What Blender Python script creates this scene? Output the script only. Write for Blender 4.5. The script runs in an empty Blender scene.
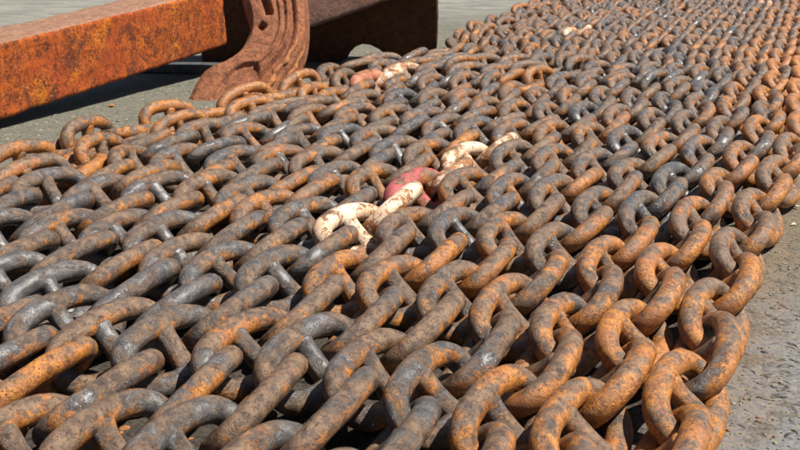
import bpy, bmesh, math, random
from mathutils import Vector, Matrix, Euler, noise

random.seed(11)
SC = bpy.context.scene
COL = SC.collection
R = math.radians
D = 0.08                       # bar diameter of the chain in metres; layout below is in bar diameters
GZ = 0.0                       # ground level
CAMH = 16.3                    # camera height in bar diameters

# ------------------------------------------------------------------ camera
PITCH = math.atan(322 / 1000)
cam = bpy.data.cameras.new('camera')
cam.sensor_width = 36.0
cam.lens = 36.0 * 1000 / 800
cam.clip_start = 0.05
cam.clip_end = 2000
cam.dof.use_dof = True
cam.dof.focus_distance = 44 * D
cam.dof.aperture_fstop = 7.5
cam_o = bpy.data.objects.new('camera', cam)
cam_o.location = (0, 0, CAMH * D)
cam_o.rotation_euler = (math.pi / 2 - PITCH, 0, 0)
COL.objects.link(cam_o)
SC.camera = cam_o

# ------------------------------------------------------------------ light
SUN_AZ, SUN_EL = R(97), R(60)          # azimuth clockwise from +Y (straight ahead)
sv = Vector((math.sin(SUN_AZ) * math.cos(SUN_EL), math.cos(SUN_AZ) * math.cos(SUN_EL), math.sin(SUN_EL)))
world = bpy.data.worlds.new('World')
SC.world = world
world.use_nodes = True
wn = world.node_tree.nodes
wl = world.node_tree.links
sky = wn.new('ShaderNodeTexSky')
sky.sky_type = 'NISHITA'
sky.sun_disc = False
sky.sun_elevation = SUN_EL
sky.sun_rotation = SUN_AZ
wl.new(sky.outputs[0], wn['Background'].inputs[0])
wn['Background'].inputs[1].default_value = 0.05
sun = bpy.data.lights.new('sun', 'SUN')
sun.energy = 5.0
sun.angle = R(0.53)
sun.color = (1.0, 0.94, 0.85)
sun_o = bpy.data.objects.new('sun', sun)
sun_o.rotation_euler = sv.to_track_quat('Z', 'Y').to_euler()
sun_o.location = (3, -2, 8)
COL.objects.link(sun_o)
SC.view_settings.view_transform = 'Standard'
SC.view_settings.look = 'None'
SC.view_settings.exposure = 0.72
SC.cycles.diffuse_bounces = 2
SC.view_settings.gamma = 1.0

# ------------------------------------------------------------------ node helpers
class NT:
    def __init__(s, name):
        s.m = bpy.data.materials.new(name)
        s.m.use_nodes = True
        s.t = s.m.node_tree
        s.b = s.t.nodes['Principled BSDF']
    def n(s, typ, **kw):
        o = s.t.nodes.new(typ)
        for k, v in kw.items():
            setattr(o, k, v)
        return o
    def l(s, a, b):
        s.t.links.new(a, b)
    def val(s, sock, v):
        if hasattr(v, 'is_linked') or isinstance(v, bpy.types.NodeSocket):
            s.l(v, sock)
        else:
            sock.default_value = v
    def noise(s, vec, scale, detail=6, rough=0.6, dist=0.0):
        o = s.n('ShaderNodeTexNoise')
        s.l(vec, o.inputs['Vector'])
        o.inputs['Scale'].default_value = scale
        o.inputs['Detail'].default_value = detail
        o.inputs['Roughness'].default_value = rough
        o.inputs['Distortion'].default_value = dist
        return o.outputs['Fac']
    def voro(s, vec, scale, feature='F1', rand=1.0):
        o = s.n('ShaderNodeTexVoronoi', feature=feature)
        s.l(vec, o.inputs['Vector'])
        o.inputs['Scale'].default_value = scale
        o.inputs['Randomness'].default_value = rand
        return o.outputs['Distance']
    def math(s, op, a, b=0.0, c=0.0):
        o = s.n('ShaderNodeMath', operation=op)
        s.val(o.inputs[0], a); s.val(o.inputs[1], b); s.val(o.inputs[2], c)
        return o.outputs[0]
    def step(s, v, lo, hi):
        o = s.n('ShaderNodeMapRange', interpolation_type='SMOOTHSTEP')
        s.val(o.inputs[0], v); s.val(o.inputs[1], lo); s.val(o.inputs[2], hi)
        return o.outputs[0]
    def mix(s, f, a, b, blend='MIX'):
        o = s.n('ShaderNodeMix', data_type='RGBA', blend_type=blend)
        s.val(o.inputs[0], f)
        for i, c in ((6, a), (7, b)):
            if isinstance(c, tuple):
                o.inputs[i].default_value = (*c, 1)
            else:
                s.l(c, o.inputs[i])
        return o.outputs[2]
    def bump(s, h, strength, dist, prev=None):
        o = s.n('ShaderNodeBump')
        s.l(h, o.inputs['Height'])
        o.inputs['Strength'].default_value = strength
        o.inputs['Distance'].default_value = dist
        if prev is not None:
            s.l(prev, o.inputs['Normal'])
        return o.outputs[0]

def coords(nt, randomise=True):
    tc = nt.n('ShaderNodeTexCoord')
    v = tc.outputs['Object']
    if randomise:
        oi = nt.n('ShaderNodeObjectInfo')
        c = nt.n('ShaderNodeCombineXYZ')
        nt.l(nt.math('MULTIPLY', oi.outputs['Random'], 37.0), c.inputs[0])
        nt.l(nt.math('MULTIPLY', oi.outputs['Random'], 91.0), c.inputs[1])
        a = nt.n('ShaderNodeVectorMath', operation='ADD')
        nt.l(v, a.inputs[0]); nt.l(c.outputs[0], a.inputs[1])
        return a.outputs[0], oi
    return v, None

def chain_material(name, paint=None, paint_amt=0.5, stud=False):
    """Weathered steel: grey mill scale under brown and orange rust; the object's colour (r) sets how rusty it is."""
    nt = NT(name)
    v, oi = coords(nt)
    sep = nt.n('ShaderNodeSeparateColor')
    nt.l(oi.outputs['Color'], sep.inputs[0])
    rust = sep.outputs[0]
    v2 = nt.n('ShaderNodeVectorMath', operation='ADD')
    nt.l(v, v2.inputs[0]); v2.inputs[1].default_value = (5.3, 2.1, 7.7)
    v2 = v2.outputs[0]
    big = nt.noise(v, 5.0, 3, 0.55, 0.6)
    patch = nt.noise(v, 9, 10, 0.74, 0.5)
    mid = nt.noise(v, 30, 9, 0.72, 0.3)
    fine = nt.noise(v, 110, 6, 0.75)
    grit = nt.noise(v, 300, 3, 0.75)
    rr = nt.math('SUBTRACT', rust, 0.5)
    # base scale: dark slate, rubbed brighter in places
    aw = nt.n('ShaderNodeAttribute', attribute_name='wear').outputs['Fac']
    aj = nt.n('ShaderNodeAttribute', attribute_name='joint').outputs['Fac']
    base = nt.mix(nt.step(mid, 0.36, 0.66), (0.048, 0.046, 0.046), (0.128, 0.120, 0.114))
    base = nt.mix(nt.math('MULTIPLY', nt.step(fine, 0.52, 0.70), 0.35), base, (0.170, 0.140, 0.112))
    # brown film
    k = nt.math('ADD', nt.math('MULTIPLY', patch, 0.72), nt.math('MULTIPLY', big, 0.38))
    k = nt.math('ADD', k, nt.math('MULTIPLY', fine, 0.10))
    k = nt.math('ADD', k, nt.math('MULTIPLY', rr, 0.36))
    k = nt.math('SUBTRACT', k, nt.math('MULTIPLY', aw, 0.12))
    geo = nt.n('ShaderNodeNewGeometry')
    sxyz = nt.n('ShaderNodeSeparateXYZ'); nt.l(geo.outputs['Normal'], sxyz.inputs[0])
    top = nt.step(sxyz.outputs[2], 0.15, 0.95)               # faces that rain and boots rub
    km = nt.step(k, 0.480, 0.595)
    brown = nt.mix(nt.step(mid, 0.36, 0.62), (0.060, 0.032, 0.018), (0.205, 0.118, 0.058))
    c = nt.mix(nt.math('MULTIPLY', km, 0.93), base, brown)
    # bright orange bloom with broken edges
    o1 = nt.noise(v2, 8.5, 10, 0.74, 0.6)
    o2 = nt.noise(v2, 52, 7, 0.75)
    ok = nt.math('ADD', nt.math('MULTIPLY', o1, 0.85), nt.math('MULTIPLY', o2, 0.22))
    ok = nt.math('ADD', ok, nt.math('MULTIPLY', rr, 0.36))
    orange = nt.mix(nt.step(nt.math('ADD', nt.math('MULTIPLY', fine, 0.5), nt.math('MULTIPLY', mid, 0.5)), 0.40, 0.60), (0.160, 0.048, 0.008), (0.560, 0.205, 0.018))
    orange = nt.mix(nt.math('MULTIPLY', nt.step(big, 0.50, 0.62), 0.6), orange, (0.36, 0.130, 0.038))
    ok = nt.math('ADD', ok, nt.math('MULTIPLY', aj, 0.07))
    ok = nt.math('SUBTRACT', ok, nt.math('MULTIPLY', aw, 0.08))
    ok = nt.math('ADD', ok, nt.math('MULTIPLY', nt.math('SUBTRACT', 0.62, top), 0.075))
    om = nt.step(ok, 0.533, 0.612)
    c = nt.mix(nt.math('MULTIPLY', om, 0.92), c, orange)
    # dry dusty bloom, dark scabs and pits
    dust = nt.math('MULTIPLY', nt.step(nt.noise(v2, 20, 8, 0.8), 0.50, 0.76), 0.25)
    c = nt.mix(dust, c, (0.285, 0.205, 0.125))
    c = nt.mix(nt.math('MULTIPLY', nt.step(grit, 0.60, 0.76), 0.25), c, (0.34, 0.22, 0.14))
    scab = nt.step(nt.noise(v2, 64, 6, 0.7), 0.58, 0.64)
    scab = nt.math('MULTIPLY', scab, nt.math('ADD', nt.math('MULTIPLY', nt.math('MAXIMUM', km, om), 0.8), 0.15))
    c = nt.mix(nt.math('MULTIPLY', scab, 0.55), c, (0.060, 0.028, 0.017))
    pits = nt.math('SUBTRACT', 1.0, nt.step(nt.voro(v, 95), 0.10, 0.26))
    pits = nt.math('MULTIPLY', pits, nt.step(mid, 0.46, 0.54))
    c = nt.mix(nt.math('MULTIPLY', pits, 0.7), c, (0.040, 0.020, 0.014))
    cover = nt.math('MAXIMUM', nt.math('MAXIMUM', om, km), dust)
    rough = nt.math('ADD', 0.17, nt.math('MULTIPLY', cover, 0.27))
    rough = nt.math('ADD', rough, nt.math('MULTIPLY', nt.math('SUBTRACT', mid, 0.45), 0.45))
    if paint:
        pn = nt.math('ADD', nt.math('MULTIPLY', o1, 0.80), nt.math('MULTIPLY', o2, 0.24))
        th = 0.60 - paint_amt * 0.2
        pm = nt.step(pn, th, th + 0.02)
        pc = nt.mix(nt.step(patch, 0.38, 0.66), paint, tuple(x * y for x, y in zip(paint, (0.78, 0.62, 0.48))))
        pc = nt.mix(nt.math('MULTIPLY', scab, 0.6), pc, (0.20, 0.09, 0.04))
        c = nt.mix(pm, c, pc)
        rough = nt.math('MAXIMUM', rough, nt.math('MULTIPLY', pm, 0.5))
    nt.l(c, nt.b.inputs['Base Color'])
    nt.l(rough, nt.b.inputs['Roughness'])
    nt.b.inputs['Specular IOR Level'].default_value = 0.7
    h = nt.math('ADD', nt.math('MULTIPLY', mid, 0.9), nt.math('MULTIPLY', fine, 0.40))
    h = nt.math('ADD', h, nt.math('MULTIPLY', grit, 0.14))
    h = nt.math('ADD', h, nt.math('MULTIPLY', scab, 0.22))
    h = nt.math('SUBTRACT', h, nt.math('MULTIPLY', pits, 0.45))
    if paint:
        h = nt.math('ADD', h, nt.math('MULTIPLY', pm, 0.25))
    h = nt.math('MULTIPLY', h, nt.math('ADD', 0.45, nt.math('MULTIPLY', cover, 0.55)))
    nt.l(nt.bump(h, 0.65, 0.010), nt.b.inputs['Normal'])
    return nt.m

def anchor_material(name, cols, orange_amt, streak=False, pale=0.0, scale=1.0, dark=1.0):
    nt = NT(name)
    v, _ = coords(nt, False)
    if streak:
        mp = nt.n('ShaderNodeMapping')
        nt.l(v, mp.inputs[0]); mp.inputs['Scale'].default_value = (1.0, 1, 0.8)
        vs = mp.outputs[0]
    else:
        vs = v
    big = nt.noise(vs, 5 * scale, 6, 0.62, 0.5)
    mid = nt.noise(vs, 17 * scale, 8, 0.72, 0.4)
    fine = nt.noise(v, 60 * scale, 7, 0.75)
    grit = nt.noise(v, 170 * scale, 4, 0.75)
    c = nt.mix(nt.step(nt.math('ADD', nt.math('MULTIPLY', mid, .5), nt.math('MULTIPLY', fine, .5)), 0.40, 0.58), cols[0], cols[1])
    k = nt.math('ADD', nt.math('MULTIPLY', big, 0.6), nt.math('MULTIPLY', fine, 0.4))
    c = nt.mix(nt.math('MULTIPLY', nt.step(k, 0.56 - orange_amt * .15, 0.64 - orange_amt * .1), 0.85), c, cols[2])
    c = nt.mix(nt.math('MULTIPLY', nt.step(grit, 0.56, 0.70), 0.5), c, cols[3])
    spots = nt.math('SUBTRACT', 1.0, nt.step(nt.voro(v, 26 * scale), 0.06, 0.2))
    spots = nt.math('MULTIPLY', spots, nt.step(mid, 0.5, 0.58))
    c = nt.mix(nt.math('MULTIPLY', spots, 0.8), c, (0.045, 0.022, 0.018))
    if streak:
        red = nt.step(nt.noise(vs, 3.2, 5, 0.65, 0.8), 0.50, 0.60)
        c = nt.mix(nt.math('MULTIPLY', nt.math('MULTIPLY', red, nt.step(fine, 0.35, 0.6)), 0.6), c, (0.42, 0.060, 0.012))
        dk = nt.step(nt.noise(vs, 7, 8, 0.75, 0.8), 0.51, 0.64)
        c = nt.mix(nt.math('MULTIPLY', dk, 0.82), c, (0.085, 0.026, 0.014))
    if pale > 0:
        fl = nt.math('SUBTRACT', 1.0, nt.step(nt.voro(vs, 24 * scale), 0.05, 0.16))
        fl = nt.math('MULTIPLY', fl, nt.step(big, 0.47, 0.55))
        c = nt.mix(nt.math('MULTIPLY', fl, pale), c, (0.46, 0.33, 0.31))
    nt.l(c, nt.b.inputs['Base Color'])
    nt.b.inputs['Roughness'].default_value = 0.82
    nt.b.inputs['Specular IOR Level'].default_value = 0.3
    h = nt.math('ADD', mid, nt.math('MULTIPLY', fine, 0.6))
    h = nt.math('ADD', h, nt.math('MULTIPLY', grit, 0.25))
    nt.l(nt.bump(h, 0.85, 0.016), nt.b.inputs['Normal'])
    return nt.m

def ground_material():
    nt = NT('weathered_concrete')
    v, _ = coords(nt, False)
    sep = nt.n('ShaderNodeSeparateXYZ'); nt.l(v, sep.inputs[0])
    big = nt.noise(v, 1.3, 5, 0.6, 0.3)
    mid = nt.noise(v, 9, 7, 0.68)
    fine = nt.noise(v, 70, 6, 0.75)
    grit = nt.noise(v, 220, 4, 0.8)
    # greenish grey aggregate
    c = nt.mix(nt.step(fine, 0.36, 0.66), (0.066, 0.066, 0.052), (0.200, 0.190, 0.148))
    c = nt.mix(nt.math('MULTIPLY', nt.step(mid, 0.48, 0.66), 0.5), c, (0.200, 0.190, 0.140))
    c = nt.mix(nt.math('MULTIPLY', nt.step(grit, 0.58, 0.72), 0.6), c, (0.37, 0.35, 0.28))
    # smooth blue grey skin, worn through in places (the near right of the yard)
    skin_n = nt.math('ADD', nt.math('MULTIPLY', mid, 0.55), nt.math('MULTIPLY', fine, 0.35))
    skin = nt.step(skin_n, 0.36, 0.45)
    zone = nt.math('SUBTRACT', 1.0, nt.step(nt.math('ADD', sep.outputs[1], nt.math('MULTIPLY', mid, 0.8)), 3.35, 4.0))
    skin = nt.math('MULTIPLY', skin, zone)
    sc = nt.mix(nt.step(fine, 0.35, 0.65), (0.108, 0.112, 0.120), (0.190, 0.194, 0.200))
    c = nt.mix(nt.math('MULTIPLY', skin, 0.85), c, sc)
    # pale far apron
    far = nt.step(nt.math('SUBTRACT', nt.math('SUBTRACT', sep.outputs[1], nt.math('MULTIPLY', sep.outputs[0], 0.55)), nt.math('MULTIPLY', mid, 1.2)), 10.2, 12.2)
    mp = nt.n('ShaderNodeMapping'); nt.l(v, mp.inputs[0]); mp.inputs['Scale'].default_value = (0.5, 2.2, 1)
    st = nt.noise(mp.outputs[0], 2.6, 6, 0.7, 0.6)
    pc = nt.mix(nt.step(st, 0.40, 0.62), (0.145, 0.148, 0.130), (0.285, 0.278, 0.234))
    pc = nt.mix(nt.math('MULTIPLY', nt.step(fine, 0.40, 0.65), 0.3), pc, (0.19, 0.18, 0.14))
    c = nt.mix(nt.math('MULTIPLY', far, 0.85), c, pc)
    # short raised swirls in the skin, like dried slurry
    wn_ = nt.n('ShaderNodeTexNoise'); nt.l(v, wn_.inputs['Vector']); wn_.inputs['Scale'].default_value = 4.5; wn_.inputs['Detail'].default_value = 2
    ws = nt.n('ShaderNodeVectorMath', operation='SCALE'); nt.l(wn_.outputs['Color'], ws.inputs[0]); ws.inputs['Scale'].default_value = 0.22
    wa = nt.n('ShaderNodeVectorMath', operation='ADD'); nt.l(v, wa.inputs[0]); nt.l(ws.outputs[0], wa.inputs[1])
    mp2 = nt.n('ShaderNodeMapping'); nt.l(wa.outputs[0], mp2.inputs[0])
    mp2.inputs['Rotation'].default_value = (0, 0, 0.55); mp2.inputs['Scale'].default_value = (9.0, 26.0, 9.0)
    rid = nt.math('SUBTRACT', 1.0, nt.step(nt.voro(mp2.outputs[0], 1.0), 0.06, 0.30))
    rid = nt.math('MULTIPLY', rid, zone)
    c = nt.mix(nt.math('MULTIPLY', rid, 0.35), c, (0.200, 0.205, 0.220))
    # pits full of dark grit
    pv = nt.voro(v, 38)
    pits = nt.math('SUBTRACT', 1.0, nt.step(nt.math('ADD', pv, nt.math('MULTIPLY', nt.math('SUBTRACT', fine, 0.5), 0.35)), 0.15, 0.22))
    pits = nt.math('MULTIPLY', pits, nt.step(mid, 0.40, 0.48))
    lip = nt.math('SUBTRACT', 1.0, nt.step(pv, 0.20, 0.42))
    lip = nt.math('MULTIPLY', nt.math('MULTIPLY', lip, nt.step(mid, 0.42, 0.52)), zone)
    c = nt.mix(nt.math('MULTIPLY', lip, 0.55), c, (0.300, 0.275, 0.175))
    c = nt.mix(nt.math('MULTIPLY', pits, 0.92), c, (0.030, 0.028, 0.014))
    # rust dust washed out of the chain
    rs = nt.math('MULTIPLY', nt.step(nt.math('ADD', nt.math('MULTIPLY', big, .6), nt.math('MULTIPLY', fine, .4)), 0.55, 0.68), 0.16)
    c = nt.mix(rs, c, (0.27, 0.17, 0.085))
    # rust grime with gap shade painted in, a band under the chain rows
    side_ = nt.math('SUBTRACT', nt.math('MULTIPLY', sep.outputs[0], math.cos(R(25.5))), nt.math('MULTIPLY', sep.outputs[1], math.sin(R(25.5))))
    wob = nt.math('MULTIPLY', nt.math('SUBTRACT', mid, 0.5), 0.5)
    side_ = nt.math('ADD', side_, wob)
    grime_shade = nt.math('MULTIPLY', nt.step(side_, -3.75, -3.3), nt.math('SUBTRACT', 1.0, nt.step(side_, -0.50, -0.34)))
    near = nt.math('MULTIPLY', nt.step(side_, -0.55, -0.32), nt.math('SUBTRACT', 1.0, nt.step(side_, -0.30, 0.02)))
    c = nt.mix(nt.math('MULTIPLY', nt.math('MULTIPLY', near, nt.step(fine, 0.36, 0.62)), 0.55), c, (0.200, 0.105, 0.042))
    grime_shade_col = nt.mix(nt.step(fine, 0.38, 0.64), (0.018, 0.014, 0.010), (0.050, 0.035, 0.021))
    c = nt.mix(nt.math('MULTIPLY', grime_shade, 0.9), c, grime_shade_col)
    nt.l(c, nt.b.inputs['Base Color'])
    nt.b.inputs['Roughness'].default_value = 0.85
    nt.b.inputs['Specular IOR Level'].default_value = 0.35
    h = nt.math('ADD', nt.math('MULTIPLY', fine, 0.5), nt.math('MULTIPLY', grit, 0.25))
    h = nt.math('MULTIPLY', h, nt.math('SUBTRACT', 1.0, nt.math('MULTIPLY', skin, 0.55)))
    h = nt.math('ADD', h, nt.math('MULTIPLY', mid, 0.7))
    h = nt.math('ADD', h, nt.math('MULTIPLY', rid, 2.0))
    h = nt.math('SUBTRACT', h, nt.math('MULTIPLY', pits, 0.7))
    nt.l(nt.bump(h, 0.75, 0.018), nt.b.inputs['Normal'])
    return nt.m

def plain(name, c0, c1, scale=60, rough=0.8, bump=0.3):
    nt = NT(name)
    v, _ = coords(nt)
    n = nt.noise(v, scale, 6, 0.7)
    nt.l(nt.mix(nt.step(n, 0.35, 0.65), c0, c1), nt.b.inputs['Base Color'])
    nt.b.inputs['Roughness'].default_value = rough
    nt.l(nt.bump(n, bump, 0.004), nt.b.inputs['Normal'])
    return nt.m

M_CHAIN = chain_material('weathered_chain_steel')
M_CREAM = chain_material('cream_paint_flaking', (0.74, 0.60, 0.45), 0.52)
M_CREAM2 = chain_material('cream_paint_worn', (0.64, 0.50, 0.37), 0.43)
M_RED = chain_material('red_paint_flaking', (0.42, 0.085, 0.090), 0.64)
M_PINK = chain_material('salmon_paint_flaking', (0.50, 0.19, 0.115), 0.52)
M_SHANK = anchor_material('rusted_anchor_shank', ((0.085, 0.022, 0.010), (0.500, 0.105, 0.012), (0.680, 0.210, 0.014), (0.460, 0.210, 0.035)), 0.15, streak=True, pale=0.7)
M_FLUKE = anchor_material('rusted_anchor_fluke', ((0.130, 0.046, 0.024), (0.340, 0.132, 0.062), (0.440, 0.150, 0.034), (0.38, 0.18, 0.10)), 0.15, pale=0.35)
M_TOP = anchor_material('pale_shank_top', ((0.190, 0.095, 0.058), (0.350, 0.190, 0.118), (0.400, 0.165, 0.060), (0.40, 0.25, 0.17)), 0.1, pale=0.3)
M_RIDGE = anchor_material('rusted_anchor_ridge', ((0.28, 0.10, 0.045), (0.45, 0.19, 0.075), (0.52, 0.21, 0.06), (0.24, 0.09, 0.045)), 0.4, pale=0.1)
M_ARM = anchor_material('dusty_anchor_arm', ((0.090, 0.045, 0.034), (0.190, 0.100, 0.074), (0.230, 0.090, 0.038), (0.22, 0.14, 0.11)), 0.15)
M_CROWN = anchor_material('shade_toned_crown', ((0.050, 0.022, 0.012), (0.120, 0.048, 0.020), (0.190, 0.070, 0.016), (0.11, 0.048, 0.024)), 0.1)  # rust toned down so the colour carries the shade on the crown face
M_GROUND = ground_material()
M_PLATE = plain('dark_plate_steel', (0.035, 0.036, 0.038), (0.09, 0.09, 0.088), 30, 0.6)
M_CHIP = plain('pale_chip', (0.42, 0.36, 0.22), (0.62, 0.55, 0.38), 90, 0.8)
M_GRIT = plain('grey_grit', (0.12, 0.11, 0.085), (0.32, 0.29, 0.22), 120, 0.9)
M_FLAKE = plain('rust_flake', (0.16, 0.06, 0.02), (0.36, 0.16, 0.05), 120, 0.9)

# ------------------------------------------------------------------ object helpers
def smooth(a, b, x):
    t = max(0.0, min(1.0, (x - a) / (b - a)))
    return t * t * (3 - 2 * t)
def link(name, mesh, parent=None, mat=None):
    o = bpy.data.objects.new(name, mesh)
    if mat is not None:
        mesh.materials.append(mat)
    COL.objects.link(o)
    if parent is not None:
        o.parent = parent
    return o

def thing(name, label, cat, loc=(0, 0, 0), group=None):
    o = bpy.data.objects.new(name, None)
    o.empty_display_size = 0.1
    COL.objects.link(o)
    o.location = loc
    o['label'] = label
    o['category'] = cat
    if group:
        o['group'] = group
    return o

def mesh_from(name, verts, faces, smooth=True):
    m = bpy.data.meshes.new(name)
    m.from_pydata(verts, [], faces)
    bm = bmesh.new(); bm.from_mesh(m)
    bmesh.ops.recalc_face_normals(bm, faces=bm.faces)
    bm.to_mesh(m); bm.free()
    if smooth:
        m.shade_smooth()
    return m

def rough_solid(name, bm, cuts, amp, freq, bevel, seed=0, limit=30):
    """Bevel a solid, cut it finely and knock its surface about so that no edge is machine clean."""
    bmesh.ops.bevel(bm, geom=bm.edges[:], offset=bevel, segments=3, profile=0.6, affect='EDGES')
    for _ in range(cuts):
        es = [e for e in bm.edges if e.calc_length() > bevel * 1.2]
        if not es or len(bm.faces) > 60000:
            break
        bmesh.ops.subdivide_edges(bm, edges=es, cuts=1, use_grid_fill=True)
    bmesh.ops.triangulate(bm, faces=[f for f in bm.faces if len(f.verts) > 4])
    bm.normal_update()
    off = Vector((seed * 7.1, seed * 3.3, seed))
    for v in bm.verts:
        n = noise.fractal(v.co * freq + off, 1.0, 2.0, 4)
        n2 = noise.noise(v.co * freq * 4.5 + off)
        v.co += v.normal * amp * (n + 0.35 * n2)
    m = bpy.data.meshes.new(name)
    bm.to_mesh(m); bm.free()
    m.shade_smooth()
    return m

# ------------------------------------------------------------------ ground
def axis(lo, hi, near_lo, near_hi, step):
    a = []
    x = near_lo
    while x < near_hi:
        a.append(x); x += step
    s = step
    while x < hi:
        a.append(x); s *= 1.35; x += s
    a.append(hi)
    x = near_lo; s = step
    b = []
    while x > lo:
        s *= 1.35; x -= s; b.append(max(x, lo))
    return b[::-1] + a

xs = axis(-300, 300, -4.0, 6.0, 0.06)
ys = axis(-60, 600, 1.4, 14.0, 0.08)
gv, gf = [], []
for y in ys:
    for x in xs:
        h = 0.011 * noise.noise(Vector((x * 1.7, y * 1.7, 3.0))) + 0.006 * noise.noise(Vector((x * 7, y * 7, 9.0)))
        if abs(x) > 10 or y > 20:
            h = 0
        gv.append((x, y, h - 0.005))
W = len(xs)
for j in range(len(ys) - 1):
    for i in range(W - 1):
        gf.append((j * W + i, j * W + i + 1, (j + 1) * W + i + 1, (j + 1) * W + i))
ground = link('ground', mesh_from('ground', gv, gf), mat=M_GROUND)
ground['kind'] = 'structure'
ground['label'] = 'weathered grey concrete yard with pits, ridges and grit'

# ------------------------------------------------------------------ anchor
def P(x, y, z):                      # bar diameters from the point under the camera, z above the ground
    return Vector((x * D, y * D, z * D))

anchor = thing('ship_anchor', 'huge rust orange anchor with square shank and curved fluke lying beside the chain', 'anchor', P(-14, 90, 0))
A0 = anchor.location.copy()

# shank: a square beam running away to the right and rising slightly
e0 = P(-30, 74.2, 0.72); e1 = P(-19, 96.3, 2.55)      # lower right edge
ax = (e1 - e0).normalized()
side = Vector((ax.y, -ax.x, 0)).normalized()           # towards the camera side
up = side.cross(ax).normalized()
bm = bmesh.new()
L0, L1 = -26 * D, 29.0 * D
hh, ww = 5.75 * D, 5.6 * D
vs = []
for s_ in (L0, L1):
    tp = 1.0 - 0.04 * (s_ > 0)
    for (a_, b_) in ((0, 0), (0, hh * tp), (-ww * tp, hh * tp), (-ww * tp, 0)):
        vs.append(bm.verts.new(Vector((s_, a_, b_))))
for q in ((0, 1, 2, 3), (4, 7, 6, 5), (0, 4, 5, 1), (1, 5, 6, 2), (2, 6, 7, 3), (3, 7, 4, 0)):
    bm.faces.new([vs[i] for i in q])
bmesh.ops.recalc_face_normals(bm, faces=bm.faces)
# long beam: slice it into near-square cells first
for k in range(1, 26):
    x = L0 + (L1 - L0) * k / 26
    bmesh.ops.bisect_plane(bm, geom=bm.verts[:] + bm.edges[:] + bm.faces[:], plane_co=(x, 0, 0), plane_no=(1, 0, 0))
edges = [e for e in bm.edges if len(e.link_faces) == 2 and e.calc_face_angle(0) > 0.5]
bmesh.ops.bevel(bm, geom=edges, offset=0.03, segments=4, profile=0.5, affect='EDGES')
for _ in range(4):
    es = [e for e in bm.edges if e.calc_length() > 0.035]
    if es:
        bmesh.ops.subdivide_edges(bm, edges=es, cuts=1, use_grid_fill=True)
bm.normal_update()
for v in bm.verts:
    n = noise.fractal(v.co * 5, 1.0, 2.0, 4); n2 = noise.noise(v.co * 24)
    v.co += v.normal * (0.009 * n + 0.004 * n2)
bm.normal_update()
for f_ in bm.faces:
    if f_.normal.z > 0.75: f_.material_index = 1
me = bpy.data.meshes.new('shank'); bm.to_mesh(me); bm.free(); me.shade_smooth()
shank = link('shank', me, anchor, M_SHANK)
me.materials.append(M_TOP)          # the upper face is paler and pinker than the streaked rust sides
rot = Matrix((ax, side, up)).transposed().to_4x4()
shank.matrix_local = Matrix.Translation(e0 - A0) @ rot

# fluke: a broad curved casting leaning back, its foot on the concrete
FN = None
def plane_frame(G, az, eps):
    A_, E_ = R(az), R(eps)
    N = Vector((math.sin(A_) * math.cos(E_), math.cos(A_) * math.cos(E_), math.sin(E_)))
    a = Vector((-math.cos(A_), math.sin(A_), 0))
    b = N.cross(a)
    if b.z < 0: b = -b
    return a, b, N

def catmull(pts, n):
    out = []
    for i in range(len(pts) - 1):
        p0 = pts[max(i - 1, 0)]; p1 = pts[i]; p2 = pts[i + 1]; p3 = pts[min(i + 2, len(pts) - 1)]
        for k in range(n):
            t = k / n
            out.append(tuple(0.5 * (2 * b + (c - a) * t + (2 * a - 5 * b + 4 * c - d) * t * t + (3 * b - a - 3 * c + d) * t ** 3)
                             for a, b, c, d in zip(p0, p1, p2, p3)))
    out.append(pts[-1])
    return out

fa, fb, fn = plane_frame(None, 170, 38)
FG = P(-14, 87, 0)
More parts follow.
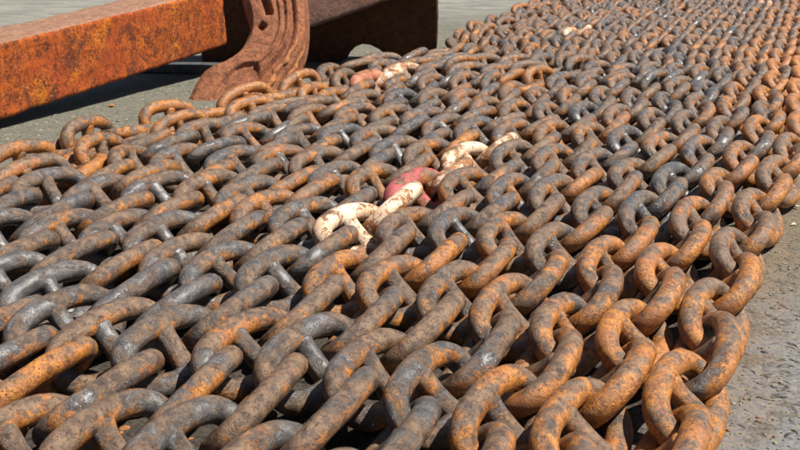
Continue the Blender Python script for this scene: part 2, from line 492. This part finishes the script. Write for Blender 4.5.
# (left edge, right edge) pairs from the foot to above the frame, in the plane of the fluke
pairs = [(-4.9, -1.0, 3.2, -1.2), (-4.5, 0.1, 3.8, 0.2), (-3.8, 1.7, 4.4, 1.5), (-2.85, 3.1, 5.2, 2.7), (-1.25, 3.85, 5.85, 3.9), (0.2, 4.95, 6.35, 5.2),
         (1.1, 6.6, 6.65, 6.6), (1.3, 8.3, 6.8, 8.3), (1.05, 9.9, 6.86, 9.9), (0.75, 11.3, 6.75, 11.3)]
rows_ = catmull(pairs, 12)
NV = 64
def bell(x, c, w):
    return math.exp(-((x - c) / w) ** 2)
fv, ff = [], []
NU = len(rows_)
for i, (lx, ly, rx, ry) in enumerate(rows_):
    u = i / (NU - 1)
    for j in range(NV + 1):
        w = j / NV
        x = lx + (rx - lx) * w; y = ly + (ry - ly) * w
        h = 0.30 * math.sin(math.pi * min(w / 0.7, 1.0))          # gentle crown
        h += 0.34 * bell(w, 0.50, 0.03) * smooth(0.1, 0.4, u)
        h += 0.46 * bell(w, 0.62, 0.04) * smooth(0.05, 0.25, u)    # rib
        h -= 0.22 * bell(w, 0.70, 0.03)
        h += 0.30 * bell(w, 0.79, 0.05)                          # outer rib
        h -= 1.9 * smooth(0.86, 1.0, w) ** 1.5                    # outer side turns down
        h -= 0.45 * (1 - smooth(0.0, 0.06, w))
        # spoon shaped recess near the foot, with a crisp upper lip
        ex = (x + 0.2 - 0.55 * (y - 1.2)) / 1.75; ey = (y - 1.0) / 2.55
        r = math.sqrt(ex * ex + ey * ey)
        h -= 0.42 * (1 - smooth(0.86, 1.0, r))
        h += 0.30 * (1 - smooth(0.0, 0.8, r))
        # square hole and slot
        dd = abs(x - 2.3) + abs(y - 7.12)
        h -= 1.0 * (1 - smooth(0.28, 0.58, dd))
        sx = x - 2.75 - 0.25 * math.cos((y - 8.4) * 1.1); sy = (y - 9.7)
        h -= 1.0 * (1 - smooth(0.16, 0.46, abs(sx))) * (1 - smooth(1.3, 1.5, abs(sy)))
        q = Vector((x, y, 0))
        h += 0.04 * noise.fractal(q * 0.8, 1.0, 2.0, 4) + 0.03 * noise.noise(q * 4.2) + 0.02 * noise.noise(q * 9)
        # bolt-like cast lumps
        h += 0.05 * max(0, noise.noise(q * 1.9 + Vector((3, 9, 1))) - 0.42) * 3
        fv.append(FG + (fa * x + fb * y + fn * h) * D)
top_n = len(fv)
for i, (lx, ly, rx, ry) in enumerate(rows_):
    for j in (0, NV):
        x = lx if j == 0 else rx; y = ly if j == 0 else ry
        fv.append(FG + (fa * x + fb * y + fn * (-2.7)) * D)
W2 = NV + 1
for i in range(NU - 1):
    for j in range(NV):
        ff.append((i * W2 + j, i * W2 + j + 1, (i + 1) * W2 + j + 1, (i + 1) * W2 + j))
    b0 = top_n + 2 * i; b1 = top_n + 2 * i + 2
    ff.append((i * W2, (i + 1) * W2, b1, b0))
    ff.append((i * W2 + NV, b0 + 1, b1 + 1, (i + 1) * W2 + NV))
    ff.append((b0, b1, b1 + 1, b0 + 1))
ff.append(tuple(list(range(0, W2)) + [top_n + 1, top_n]))
last = (NU - 1) * W2
ff.append(tuple(list(range(last, last + W2)) + [top_n + 2 * NU - 1, top_n + 2 * NU - 2]))
fluke = link('fluke', mesh_from('fluke', [tuple(v - A0) for v in fv], ff), anchor, M_FLUKE)

def fl_point(u, w, h):
    i = min(int(u * (NU - 1)), NU - 1)
    lx, ly, rx, ry = rows_[i]
    return FG + (fa * (lx + (rx - lx) * w) + fb * (ly + (ry - ly) * w) + fn * h) * D - A0

def tube(name, pts, rads, seg=10, flat=1.0, jitter=0.0):
    vs_, fs_ = [], []
    n = len(pts)
    for i, p_ in enumerate(pts):
        t = (pts[min(i + 1, n - 1)] - pts[max(i - 1, 0)]).normalized()
        a_ = t.cross(Vector((0.3, -0.5, 0.8))).normalized(); b_ = t.cross(a_).normalized()
        for k in range(seg):
            an = 2 * math.pi * k / seg
            r_ = rads[i] * (1 + jitter * noise.noise(p_ * 30 + Vector((k, 0, 0))))
            vs_.append(tuple(p_ + (a_ * math.cos(an) + b_ * math.sin(an) * flat) * r_))
    for i in range(n - 1):
        for k in range(seg):
            fs_.append((i * seg + k, i * seg + (k + 1) % seg, (i + 1) * seg + (k + 1) % seg, (i + 1) * seg + k))
    fs_.append(tuple(range(seg))); fs_.append(tuple(range((n - 1) * seg, n * seg)))
    return mesh_from(name, vs_, fs_)

for w_, r_, u1 in ((0.80, 0.30, 0.66), (0.93, 0.26, 0.62)):
    pts = [fl_point(0.02 + (u1 - 0.02) * k / 40, w_ + 0.012 * math.sin(k * 0.6), 0.22 if w_ < .9 else -0.55) for k in range(41)]
    rr = [D * r_ * (0.75 + 0.45 * noise.noise(Vector((k * .35, w_ * 9, 0)))) * (1 - 0.8 * (k / 40) ** 5) for k in range(41)]
    link('ridge', tube('ridge', pts, rr, 8, 1.0, 0.35), fluke, M_RIDGE)

# crown: a thick arched plate standing on the concrete, its face leaning over
ca, cb, cn = plane_frame(None, 182, -16)
CG = P(-3, 108, 0)
outline = [(-18.5, -0.4), (-8.0, -0.2), (-3.4, -0.1), (-2.75, 0.25), (-2.3, 1.0), (-1.75, 1.65), (-1.0, 1.95), (-0.2, 1.85), (0.6, 1.45), (1.3, 0.9), (1.9, 0.3),
           (2.6, 0.0), (6.0, 0.0), (6.7, 0.5), (7.0, 1.6), (7.05, 5.0), (6.9, 9.0), (6.0, 13.5), (0, 14.5), (-9, 14.0), (-18.5, 13.0)]
bm = bmesh.new()
th = 5.0
fr = [bm.verts.new(CG + (ca * x + cb * y) * D - A0) for x, y in outline]
bk = [bm.verts.new(CG + (ca * x + cb * y - cn * th) * D - A0) for x, y in outline]
bm.faces.new(fr); bm.faces.new(bk[::-1])
for i in range(len(outline)):
    j = (i + 1) % len(outline)
    bm.faces.new((fr[i], bk[i], bk[j], fr[j]))
bmesh.ops.recalc_face_normals(bm, faces=bm.faces)
bmesh.ops.triangulate(bm, faces=[f for f in bm.faces if len(f.verts) > 4])
bmesh.ops.dissolve_limit(bm, angle_limit=0.01, verts=bm.verts[:], edges=bm.edges[:])
bevel_e = [e for e in bm.edges if len(e.link_faces) == 2 and e.calc_face_angle(0) > 0.6]
bmesh.ops.bevel(bm, geom=bevel_e, offset=0.028, segments=3, profile=0.6, affect='EDGES')
bmesh.ops.triangulate(bm, faces=bm.faces[:])
for _ in range(4):
    es = [e for e in bm.edges if e.calc_length() > 0.07]
    if es:
        bmesh.ops.subdivide_edges(bm, edges=es, cuts=1)
        bmesh.ops.triangulate(bm, faces=[f for f in bm.faces if len(f.verts) > 3])
bm.normal_update()
for v in bm.verts:
    v.co += v.normal * 0.007 * noise.fractal(v.co * 5, 1.0, 2.0, 4)
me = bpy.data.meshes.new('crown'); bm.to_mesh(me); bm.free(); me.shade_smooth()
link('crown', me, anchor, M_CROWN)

# arm: the dusty lip joining fluke and crown above the dark face
pa = P(-9.6, 99.6, 4.3); pb = P(4.0, 104.0, 8.6)
ax2 = (pb - pa).normalized(); sd2 = Vector((ax2.y, -ax2.x, 0)).normalized(); up2 = sd2.cross(ax2)
bm = bmesh.new()
vs = []
for s_ in (-0.4 * D, (pb - pa).length):
    for (a_, b_) in ((0.6, 0.1), (0.1, 2.9), (-5.5, 3.1), (-5.0, 0.1)):
        vs.append(bm.verts.new((pa - A0) + ax2 * s_ + sd2 * a_ * D + up2 * b_ * D))
for q in ((0, 1, 2, 3), (4, 7, 6, 5), (0, 4, 5, 1), (1, 5, 6, 2), (2, 6, 7, 3), (3, 7, 4, 0)):
    bm.faces.new([vs[i] for i in q])
bmesh.ops.recalc_face_normals(bm, faces=bm.faces)
link('arm', rough_solid('arm', bm, 4, 0.010, 5, 0.035, 3), anchor, M_ARM)

# dark bearer plate on the ground in the shade of the shank
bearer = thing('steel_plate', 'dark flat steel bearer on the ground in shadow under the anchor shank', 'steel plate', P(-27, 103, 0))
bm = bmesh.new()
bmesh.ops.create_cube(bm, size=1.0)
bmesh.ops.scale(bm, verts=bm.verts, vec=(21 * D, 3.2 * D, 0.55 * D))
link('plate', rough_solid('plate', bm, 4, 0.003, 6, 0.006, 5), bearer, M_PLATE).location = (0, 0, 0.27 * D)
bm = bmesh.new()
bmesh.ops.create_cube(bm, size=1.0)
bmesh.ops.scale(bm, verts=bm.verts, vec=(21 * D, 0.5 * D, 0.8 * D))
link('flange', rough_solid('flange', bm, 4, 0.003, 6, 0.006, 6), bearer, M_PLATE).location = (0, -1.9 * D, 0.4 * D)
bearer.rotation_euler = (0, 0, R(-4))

# ------------------------------------------------------------------ chain links
RB = 0.436
LI = 3.70                                    # inner length in bar diameters
CL, CW = LI / 2 + RB, 1.07                 # half length and half width of the centre line
def link_mesh(name, seed, cl=CL, cw=CW, rb=RB, NS=60, NR=14):
    vs_, fs_ = [], []
    off = Vector((seed * 5.7, seed * 1.9, seed * 3.1))
    def cp(t):
        c, s = math.cos(t), math.sin(t)
        ex = 2 / 2.55
        return Vector((cl * math.copysign(abs(c) ** ex, c), cw * math.copysign(abs(s) ** ex, s), 0))
    wear, joint = [], []
    weld = 0.5 * math.sin(seed * 2.3)
    dense = [cp(2 * math.pi * k / 720) for k in range(720)]
    acc = [0.0]
    for k in range(720):
        acc.append(acc[-1] + (dense[(k + 1) % 720] - dense[k]).length)
    pts, j = [], 0
    for i in range(NS):
        tgt = acc[-1] * i / NS
        while acc[j + 1] < tgt: j += 1
        f_ = (tgt - acc[j]) / max(acc[j + 1] - acc[j], 1e-9)
        pts.append(dense[j % 720].lerp(dense[(j + 1) % 720], f_))
    for i in range(NS):
        t = (pts[(i + 1) % NS] - pts[i - 1]).normalized()
        o = Vector((t.y, -t.x, 0))
        for k in range(NR):
            an = 2 * math.pi * k / NR
            d = o * math.cos(an) + Vector((0, 0, 1)) * math.sin(an)
            q = pts[i] + d * rb
            r_ = rb * (1 + 0.050 * noise.noise(q * 0.9 + off) + 0.036 * noise.noise(q * 2.6 + off) + 0.014 * noise.noise(q * 6.5 + off))
            end = smooth(0.55, 0.98, abs(pts[i].x) / cl)              # crowns, where links bear on each other
            inner = max(0.0, -math.cos(an))
            r_ *= 1 - 0.10 * end * inner ** 2
            # flash weld: a low uneven collar round one long side
            wx = (pts[i].x - weld) / 0.16
            if pts[i].y < 0:
                r_ *= 1 + 0.055 * math.exp(-wx * wx) * (1 + 0.6 * noise.noise(q * 5 + off))
            # side flats left by rolling over the years
            r_ *= 1 - 0.035 * abs(math.sin(an)) ** 6
            wear.append(end * inner)
            joint.append(inner * math.exp(-(pts[i].x / 0.55) ** 2))
            vs_.append(tuple((pts[i] + d * r_) * D))
    for i in range(NS):
        for k in range(NR):
            fs_.append((i * NR + k, i * NR + (k + 1) % NR, ((i + 1) % NS) * NR + (k + 1) % NR, ((i + 1) % NS) * NR + k))
    m = mesh_from(name, vs_, fs_)
    for nm, dat in (('wear', wear), ('joint', joint)):
        at = m.attributes.new(nm, 'FLOAT', 'POINT')
        at.data.foreach_set('value', dat)
    return m

def stud_mesh(name, seed, half=CW, r0=0.37, flare=0.13):
    vs_, fs_ = [], []
    off = Vector((seed * 2.7, seed * 4.9, seed * 1.1))
    NS, NR = 21, 14
    h = half - 0.16
    for i in range(NS):
        y = -h + 2 * h * i / (NS - 1)
        a = abs(y) / h
        r_ = (r0 + flare * a ** 3.5) * (1 - 0.30 * smooth(0.86, 1.0, a))
        for k in range(NR):
            an = 2 * math.pi * k / NR
            q = Vector((math.cos(an) * r_ * 1.05, y, math.sin(an) * r_ * 0.95))
            q = Vector((q.x, q.y, q.z)) * 1.0
            m_ = 1 + 0.06 * noise.noise(q * 2.0 + off)
            vs_.append((q.x * m_ * D, q.y * D, q.z * m_ * D))
    for i in range(NS - 1):
        for k in range(NR):
            fs_.append((i * NR + k, i * NR + (k + 1) % NR, (i + 1) * NR + (k + 1) % NR, (i + 1) * NR + k))
    fs_.append(tuple(range(NR))); fs_.append(tuple(range((NS - 1) * NR, NS * NR)))
    return mesh_from(name, vs_, fs_)

NVAR = 6
LM, SM = {}, {}
for mk, mat in (('steel', M_CHAIN), ('cream', M_CREAM), ('worn', M_CREAM2)):
    LM[mk] = []; SM[mk] = []
    for k in range(NVAR if mk == 'steel' else 2):
        a = link_mesh('chain_link', k); a.materials.append(mat); LM[mk].append(a)
        b = stud_mesh('stud', k); b.materials.append(mat); SM[mk].append(b)
SHK = {}
for mk, mat in (('red', M_RED), ('pink', M_PINK)):
    a = link_mesh('joining_shackle', 9, CL + 0.05, CW + 0.08, 0.58); a.materials.append(mat)
    b = stud_mesh('stud', 5, CW + 0.08, 0.46, 0.12); b.materials.append(mat)
    SHK[mk] = (a, b)

# rows run up the yard on a bearing of 25.5 degrees; s is the sideways offset (right positive), t the run
UA = R(25.5)
U = Vector((math.sin(UA), math.cos(UA))); N_ = Vector((U.y, -U.x))
def interp(tab, t):
    if t <= tab[0][0]: return tab[0][1]
    for (a, va), (b, vb) in zip(tab, tab[1:]):
        if t <= b:
            f_ = (t - a) / (b - a); f_ = f_ * f_ * (3 - 2 * f_)
            return va + (vb - va) * f_
    return tab[-1][1]
S_RIGHT = [(10, -3.7), (30, -4.0), (40, -4.4), (52, -4.4), (60, -4.1), (70, -3.9), (88, -5.3), (106, -6.5), (130, -7.6), (150, -8.8), (200, -13)]
S_LEFT = [(10, -43), (42, -43.8), (49, -45.8), (55, -44.8), (62, -43.6), (66, -42.2), (71, -42.6), (79, -43.8), (83, -43), (88, -41), (93, -39.4), (113, -43.8), (138, -46), (200, -51)]
NROW = 17
def s_of(i, t):
    a, b = interp(S_RIGHT, t), interp(S_LEFT, t)
    # the seven rows on the right keep an even spacing, the rest share what is left
    w_ = abs(b - a)
    e = min(2.42, w_ / (NROW - 1))
    if i <= 12:
        return a - e * i
    return a - e * 12 - (w_ - e * 12) * (i - 12) / (NROW - 13)

def project(p_):
    y, z = p_.y / D, p_.z / D - CAMH
    cp_, sp_ = math.cos(PITCH), math.sin(PITCH)
    zc = y * cp_ - z * sp_; yc = y * sp_ + z * cp_
    if zc < 3: return None
    return 400 + 1000 * (p_.x / D) / zc, 225 - 1000 * yc / zc, zc

LABELS = [
 'outermost chain row, orange and pitted, lying along the bare concrete on the right',
 'second chain row in from the bare concrete on the right',
 'third chain row in from the bare concrete on the right',
 'fourth chain row in from the bare concrete on the right',
 'fifth chain row in from the bare concrete on the right',
 'sixth chain row in from the bare concrete, two rows right of the red shackle',
 'chain row just to the right of the row with the red shackle',
 'chain row with one red painted shackle between cream painted flaking links',
 'chain row just to the left of the row with the red shackle',
 'chain row second to the left of the row with the red shackle',
 'third chain row to the left of the row with the red shackle',
 'chain row with a faint white marked joint far off towards the top right',
 'chain row just to the left of the row whose white marks lie far off',
 'chain row just to the right of the row with the salmon pink shackle',
 'chain row with a salmon pink shackle and cream links close to the anchor fluke',
 'second chain row from the left edge, rusty, close to the anchor',
 'leftmost chain row, rusty upright and flat links beside the anchor shank',
]
PITCHL = 3.64
RNG = random.Random(5)
PHASE = {0: 29.3, 1: 33.3, 2: 33.0, 3: 33.6, 7: 40.0}
SHACKLE = {7: (2, 'red'), 14: (10, 'pink'), 11: (20, None), 3: (35, None)}
row_objs = []
for i in range(NROW):
    rng = random.Random(100 + i)
    t0 = PHASE.get(i, 33.4 + rng.uniform(-0.9, 0.9) * (0.6 + 0.12 * i))
    if i >= 14: t0 = 33.4 + rng.uniform(-3, 3)
    base_t = 60
    root = thing('anchor_chain', LABELS[i], 'chain', (0, 0, 0), 'chain rows laid side by side')
    bt = 40 if i < 10 else 60
    bs = s_of(i, bt)
    root.location = P(U.x * bt + N_.x * bs, U.y * bt + N_.y * bs, 0)
    R0 = root.location.copy()
    mess = smooth(11, 16.5, i)
    sk_t = None
    marks = {}
    if i == 7:
        k0 = 0
        marks = {0: 'cream', 1: 'cream', 2: 'red', 3: 'worn', 4: 'cream', 5: 'worn'}
        mark_t0 = 40.0
    elif i == 14:
        marks = {0: 'pink', 1: 'cream', 2: 'worn'}; mark_t0 = 75.5
    elif i == 11:
        marks = {0: 'worn', 1: 'worn'}; mark_t0 = 113
    elif i == 3:
        marks = {0: 'worn', 1: 'worn'}; mark_t0 = 160
    kk = None
    if marks:
        kk = round((mark_t0 - t0) / PITCHL)
    for k in range(-9, 50):
        t = t0 + k * PITCHL + 0.12 * noise.noise(Vector((k * 0.9, i * 3.7, 1)))
        if t < 9: continue
        s = s_of(i, t)
        ds = (s_of(i, t + 1) - s_of(i, t - 1)) / 2
        wob = (0.07 + 0.26 * mess)
        s += wob * noise.noise(Vector((k * 0.55, i * 5.1, 4.0))) * 1.6
        loc2 = U * t + N_ * s
        dirv = U + N_ * ds
        yaw = math.atan2(dirv.y, dirv.x)
        # lean: alternate links lie over to the left and to the right
        sign = 1 if k % 2 == 0 else -1
        lean = sign * (45 + rng.gauss(0, 2.6))
        twist = (4.5 + 14 * mess) * noise.noise(Vector((k * 0.22, i * 2.3, 8.0))) * 1.6
        if i >= 15:
            w_ = smooth(88, 66, t) if False else (1 - smooth(66, 88, t))
            twist += (i - 14) / 2 * 34 * w_
        if t > 78 and t < 96 and i in (9, 10): twist += 30
        phi = R(lean + twist)
        if marks and (k - kk) in marks: twist = 0
        kink = rng.random() < 0.014 and i > 3 and t > 50
        kink = kink and not (marks and (k - kk) in marks)
        if kink: twist += rng.choice((-38, 38))
        phi = R(lean + twist)
        yaw += R(rng.gauss(0, 9)) if kink else 0
        yaw += R(rng.gauss(0, 1.5 + 4.0 * mess)) - sign * R(3.0)
        tilt = R(rng.gauss(0, 2.0 + 3.0 * mess))
        z = RB + CW * abs(math.sin(phi))
        z = max(z, 1.18 + 0.25 * rng.random())
        z += 0.55 * mess * max(0, noise.noise(Vector((k * 0.4, i * 1.3, 2.0))) + 0.25)
        pos = P(loc2.x, loc2.y, z)
        pr = project(pos)
        if pr is None: continue
        mg = 3.6 * 1000 / pr[2]
        if pr[0] < -mg or pr[0] > 800 + mg or pr[1] < -mg or pr[1] > 450 + mg: continue
        mk = marks.get(k - kk) if marks else None
        var = rng.randrange(NVAR)
        nm = 'chain_link'
        if mk in ('red', 'pink'):
            lm, sm = SHK[mk]; nm = 'joining_shackle'
        elif mk:
            lm = LM[mk][k % 2]; sm = SM[mk][k % 2]
        else:
            lm = LM['steel'][var]; sm = SM['steel'][rng.randrange(NVAR)]
        o = bpy.data.objects.new(nm, lm)
        COL.objects.link(o)
        o.parent = root
        flip = math.pi if rng.random() < 0.5 else 0
        m = Matrix.Rotation(yaw, 4, 'Z') @ Matrix.Rotation(tilt, 4, 'Y') @ Matrix.Rotation(phi, 4, 'X') @ Matrix.Rotation(flip, 4, 'X')
        if rng.random() < 0.5: m = m @ Matrix.Rotation(math.pi, 4, 'Z')
        m = m @ Matrix.Scale((1.10 if t < 45 else 1.0) * rng.gauss(1.0, 0.012) if mk else rng.gauss(1.0, 0.014), 4)
        if mk == 'red': pos = pos - Vector((0, 0, 0.22 * D))
        o.matrix_local = Matrix.Translation(pos - R0) @ m
        # how rusty: the outer rows most, a drift along the rows, and link by link
        ru = 0.46 - 0.05 * smooth(2, 5, i) + 0.14 * noise.noise(Vector((loc2.x * 0.07, loc2.y * 0.07, 5.0))) + rng.gauss(0, 0.085)
        ru += 0.23 * (1 - smooth(0, 2.6, i)) - 0.01 + 0.22 * smooth(13.5, 15.5, i) * (1 - smooth(60, 80, t)) + 0.06 * smooth(60, 100, t)
        ru = max(0.02, min(1.0, ru))
        if mk: ru = 0.80
        o.color = (ru, ru, ru, 1)
        if mk == 'red': o['label'] = 'red painted joining shackle'
        elif mk == 'pink': o['label'] = 'salmon pink joining shackle'
        elif mk: o['label'] = 'cream painted flaking chain link'
        st = bpy.data.objects.new('stud', sm)
        COL.objects.link(st)
        st.parent = o
        st.matrix_local = Matrix.Rotation(rng.gauss(0, 0.06), 4, 'Z') @ Matrix.Rotation(rng.random() * 6.28, 4, 'Y')
        st.color = (max(0, ru - 0.06), 0, 0, 1)
    row_objs.append(root)

# ------------------------------------------------------------------ chips and grit on the concrete
def chip_mesh(name, seed, rx, ry, rz):
    bm = bmesh.new()
    bmesh.ops.create_icosphere(bm, subdivisions=1, radius=1.0)
    r_ = random.Random(seed)
    for v in bm.verts:
        v.co *= r_.uniform(0.65, 1.25)
        v.co.x *= rx; v.co.y *= ry; v.co.z *= rz
    m = bpy.data.meshes.new(name); bm.to_mesh(m); bm.free()
    return m

def ground_at(px, py):                    # where a look through that point meets the ground
    X, Y = (px - 400) / 1000, (225 - py) / 1000
    d = Vector((X, math.cos(PITCH) + Y * math.sin(PITCH), -math.sin(PITCH) + Y * math.cos(PITCH)))
    return d * (CAMH / -d.z) * D

chips = [(684, 336, .030, 'pale chip on dark ground between the outermost chain rows'),
         (648, 388, .030, 'pale chip low between the two right hand chain rows'),
         (797, 207, .034, 'pale flat chip on the concrete beside the outermost chain row'),
         (793, 225, .036, 'pale chip on rough concrete at the right edge of the picture'),
         (112, 106, .060, 'orange brown chip on sunlit ground beside the shank shadow')]
for q, (px, py, sz, lb) in enumerate(chips):
    g = ground_at(px, py)
    m = chip_mesh('stone_chip', q, sz * 0.55, sz * 0.32, sz * 0.16)
    o = link('stone_chip', m, mat=M_FLAKE if q == 4 else M_CHIP)
    o.location = (g.x, g.y, 0.004); o.rotation_euler = (0.1, 0.1, q * 1.3)
    o['label'] = lb; o['category'] = 'chip'; o['group'] = 'chips lying on the concrete'

def scatter(name, count, mat, seed, smin, smax, region):
    r_ = random.Random(seed)
    protos = [chip_mesh('p', seed + k, 1, 0.8, 0.55) for k in range(5)]
    vs_, fs_ = [], []
    for _ in range(count):
        p_ = region(r_)
        if p_ is None: continue
        m = r_.choice(protos)
        sz = smin + (smax - smin) * r_.random() ** 3
        c_, s_ = math.cos(r_.random() * 6.28), math.sin(r_.random() * 6.28)
        a = r_.random() * 6.28; c_, s_ = math.cos(a), math.sin(a)
        b = len(vs_)
        for v in m.vertices:
            x, y, z = v.co * sz
            vs_.append((p_[0] + x * c_ - y * s_, p_[1] + x * s_ + y * c_, z * 0.8 + p_[2]))
        for f_ in m.polygons:
            fs_.append(tuple(b + k for k in f_.vertices))
    for m in protos: bpy.data.meshes.remove(m)
    o = link(name, mesh_from(name, vs_, fs_, False), mat=mat)
    o['kind'] = 'stuff'
    return o

def reg_right(r_):
    t = r_.uniform(18, 75); s = interp(S_RIGHT, t) + r_.uniform(-1.0, 12)
    q = U * t + N_ * s
    return (q.x * D, q.y * D, -0.006)
def reg_edge(r_):
    t = r_.uniform(20, 80); s = interp(S_RIGHT, t) + 1.0 + 2.2 * r_.random() ** 2
    q = U * t + N_ * s
    return (q.x * D, q.y * D, -0.004)
def reg_left(r_):
    t = r_.uniform(40, 130); s = interp(S_LEFT, t) - r_.uniform(-2, 30)
    q = U * t + N_ * s
    return (q.x * D, q.y * D, -0.006)
def reg_under(r_):
    t = r_.uniform(12, 80); s = r_.uniform(-48, -4)
    q = U * t + N_ * s
    return (q.x * D, q.y * D, -0.006)
o = scatter('gravel', 1500, M_GRIT, 3, 0.002, 0.009, reg_right); o['label'] = 'fine grey grit on the concrete at right'
o = scatter('gravel', 3500, M_GRIT, 9, 0.004, 0.018, reg_left); o['label'] = 'fine grey grit on the ground around the anchor'
o = scatter('rust_flakes', 4000, M_FLAKE, 13, 0.004, 0.022, reg_under); o['label'] = 'rust flakes fallen between the chain rows'
o = scatter('rust_flakes', 420, M_FLAKE, 21, 0.0012, 0.007, reg_edge); o['label'] = 'rust flakes and grit shed along the outermost chain row'

# short raised strokes of dried slurry on the near right of the yard, half sunk in the concrete
r_ = random.Random(77)
vs_, fs_ = [], []
for _ in range(620):
    t = r_.uniform(21, 50); s_ = interp(S_RIGHT, t) + 1.5 + r_.uniform(0, 9.5)
    q = U * t + N_ * s_
    cx, cy = q.x * D, q.y * D
    a = R(-38) + r_.gauss(0, 0.45); ln = r_.uniform(0.03, 0.085); wd = r_.uniform(0.004, 0.0085); ht = r_.uniform(0.005, 0.010)
    bend = r_.gauss(0, 9.0)
    n_ = 7; b = len(vs_)
    gz = 0.011 * noise.noise(Vector((cx * 1.7, cy * 1.7, 3.0))) + 0.006 * noise.noise(Vector((cx * 7, cy * 7, 9.0))) - 0.0075
    for k in range(n_):
        u_ = k / (n_ - 1) - 0.5
        aa = a + bend * u_ * ln * 2
        px, py = cx + math.cos(aa) * ln * u_, cy + math.sin(aa) * ln * u_
        f_ = math.sin(math.pi * (k + 0.25) / (n_ - 0.5)) ** 0.7
        nx, ny = -math.sin(aa), math.cos(aa)
        for (w_, h_) in ((-1.5, -0.6), (-0.6, 0.65), (0, 1), (0.6, 0.65), (1.5, -0.6)):
            vs_.append((px + nx * wd * w_ * f_, py + ny * wd * w_ * f_, gz + ht * (h_ * f_ - 0.5 * (1 - f_))))
    for k in range(n_ - 1):
        for j in range(4):
            fs_.append((b + k * 5 + j, b + k * 5 + j + 1, b + (k + 1) * 5 + j + 1, b + (k + 1) * 5 + j))
o = link('slurry_ridges', mesh_from('slurry_ridges', vs_, fs_), mat=M_GROUND)
o['kind'] = 'stuff'
o['label'] = 'short raised swirls in the grey concrete at lower right'
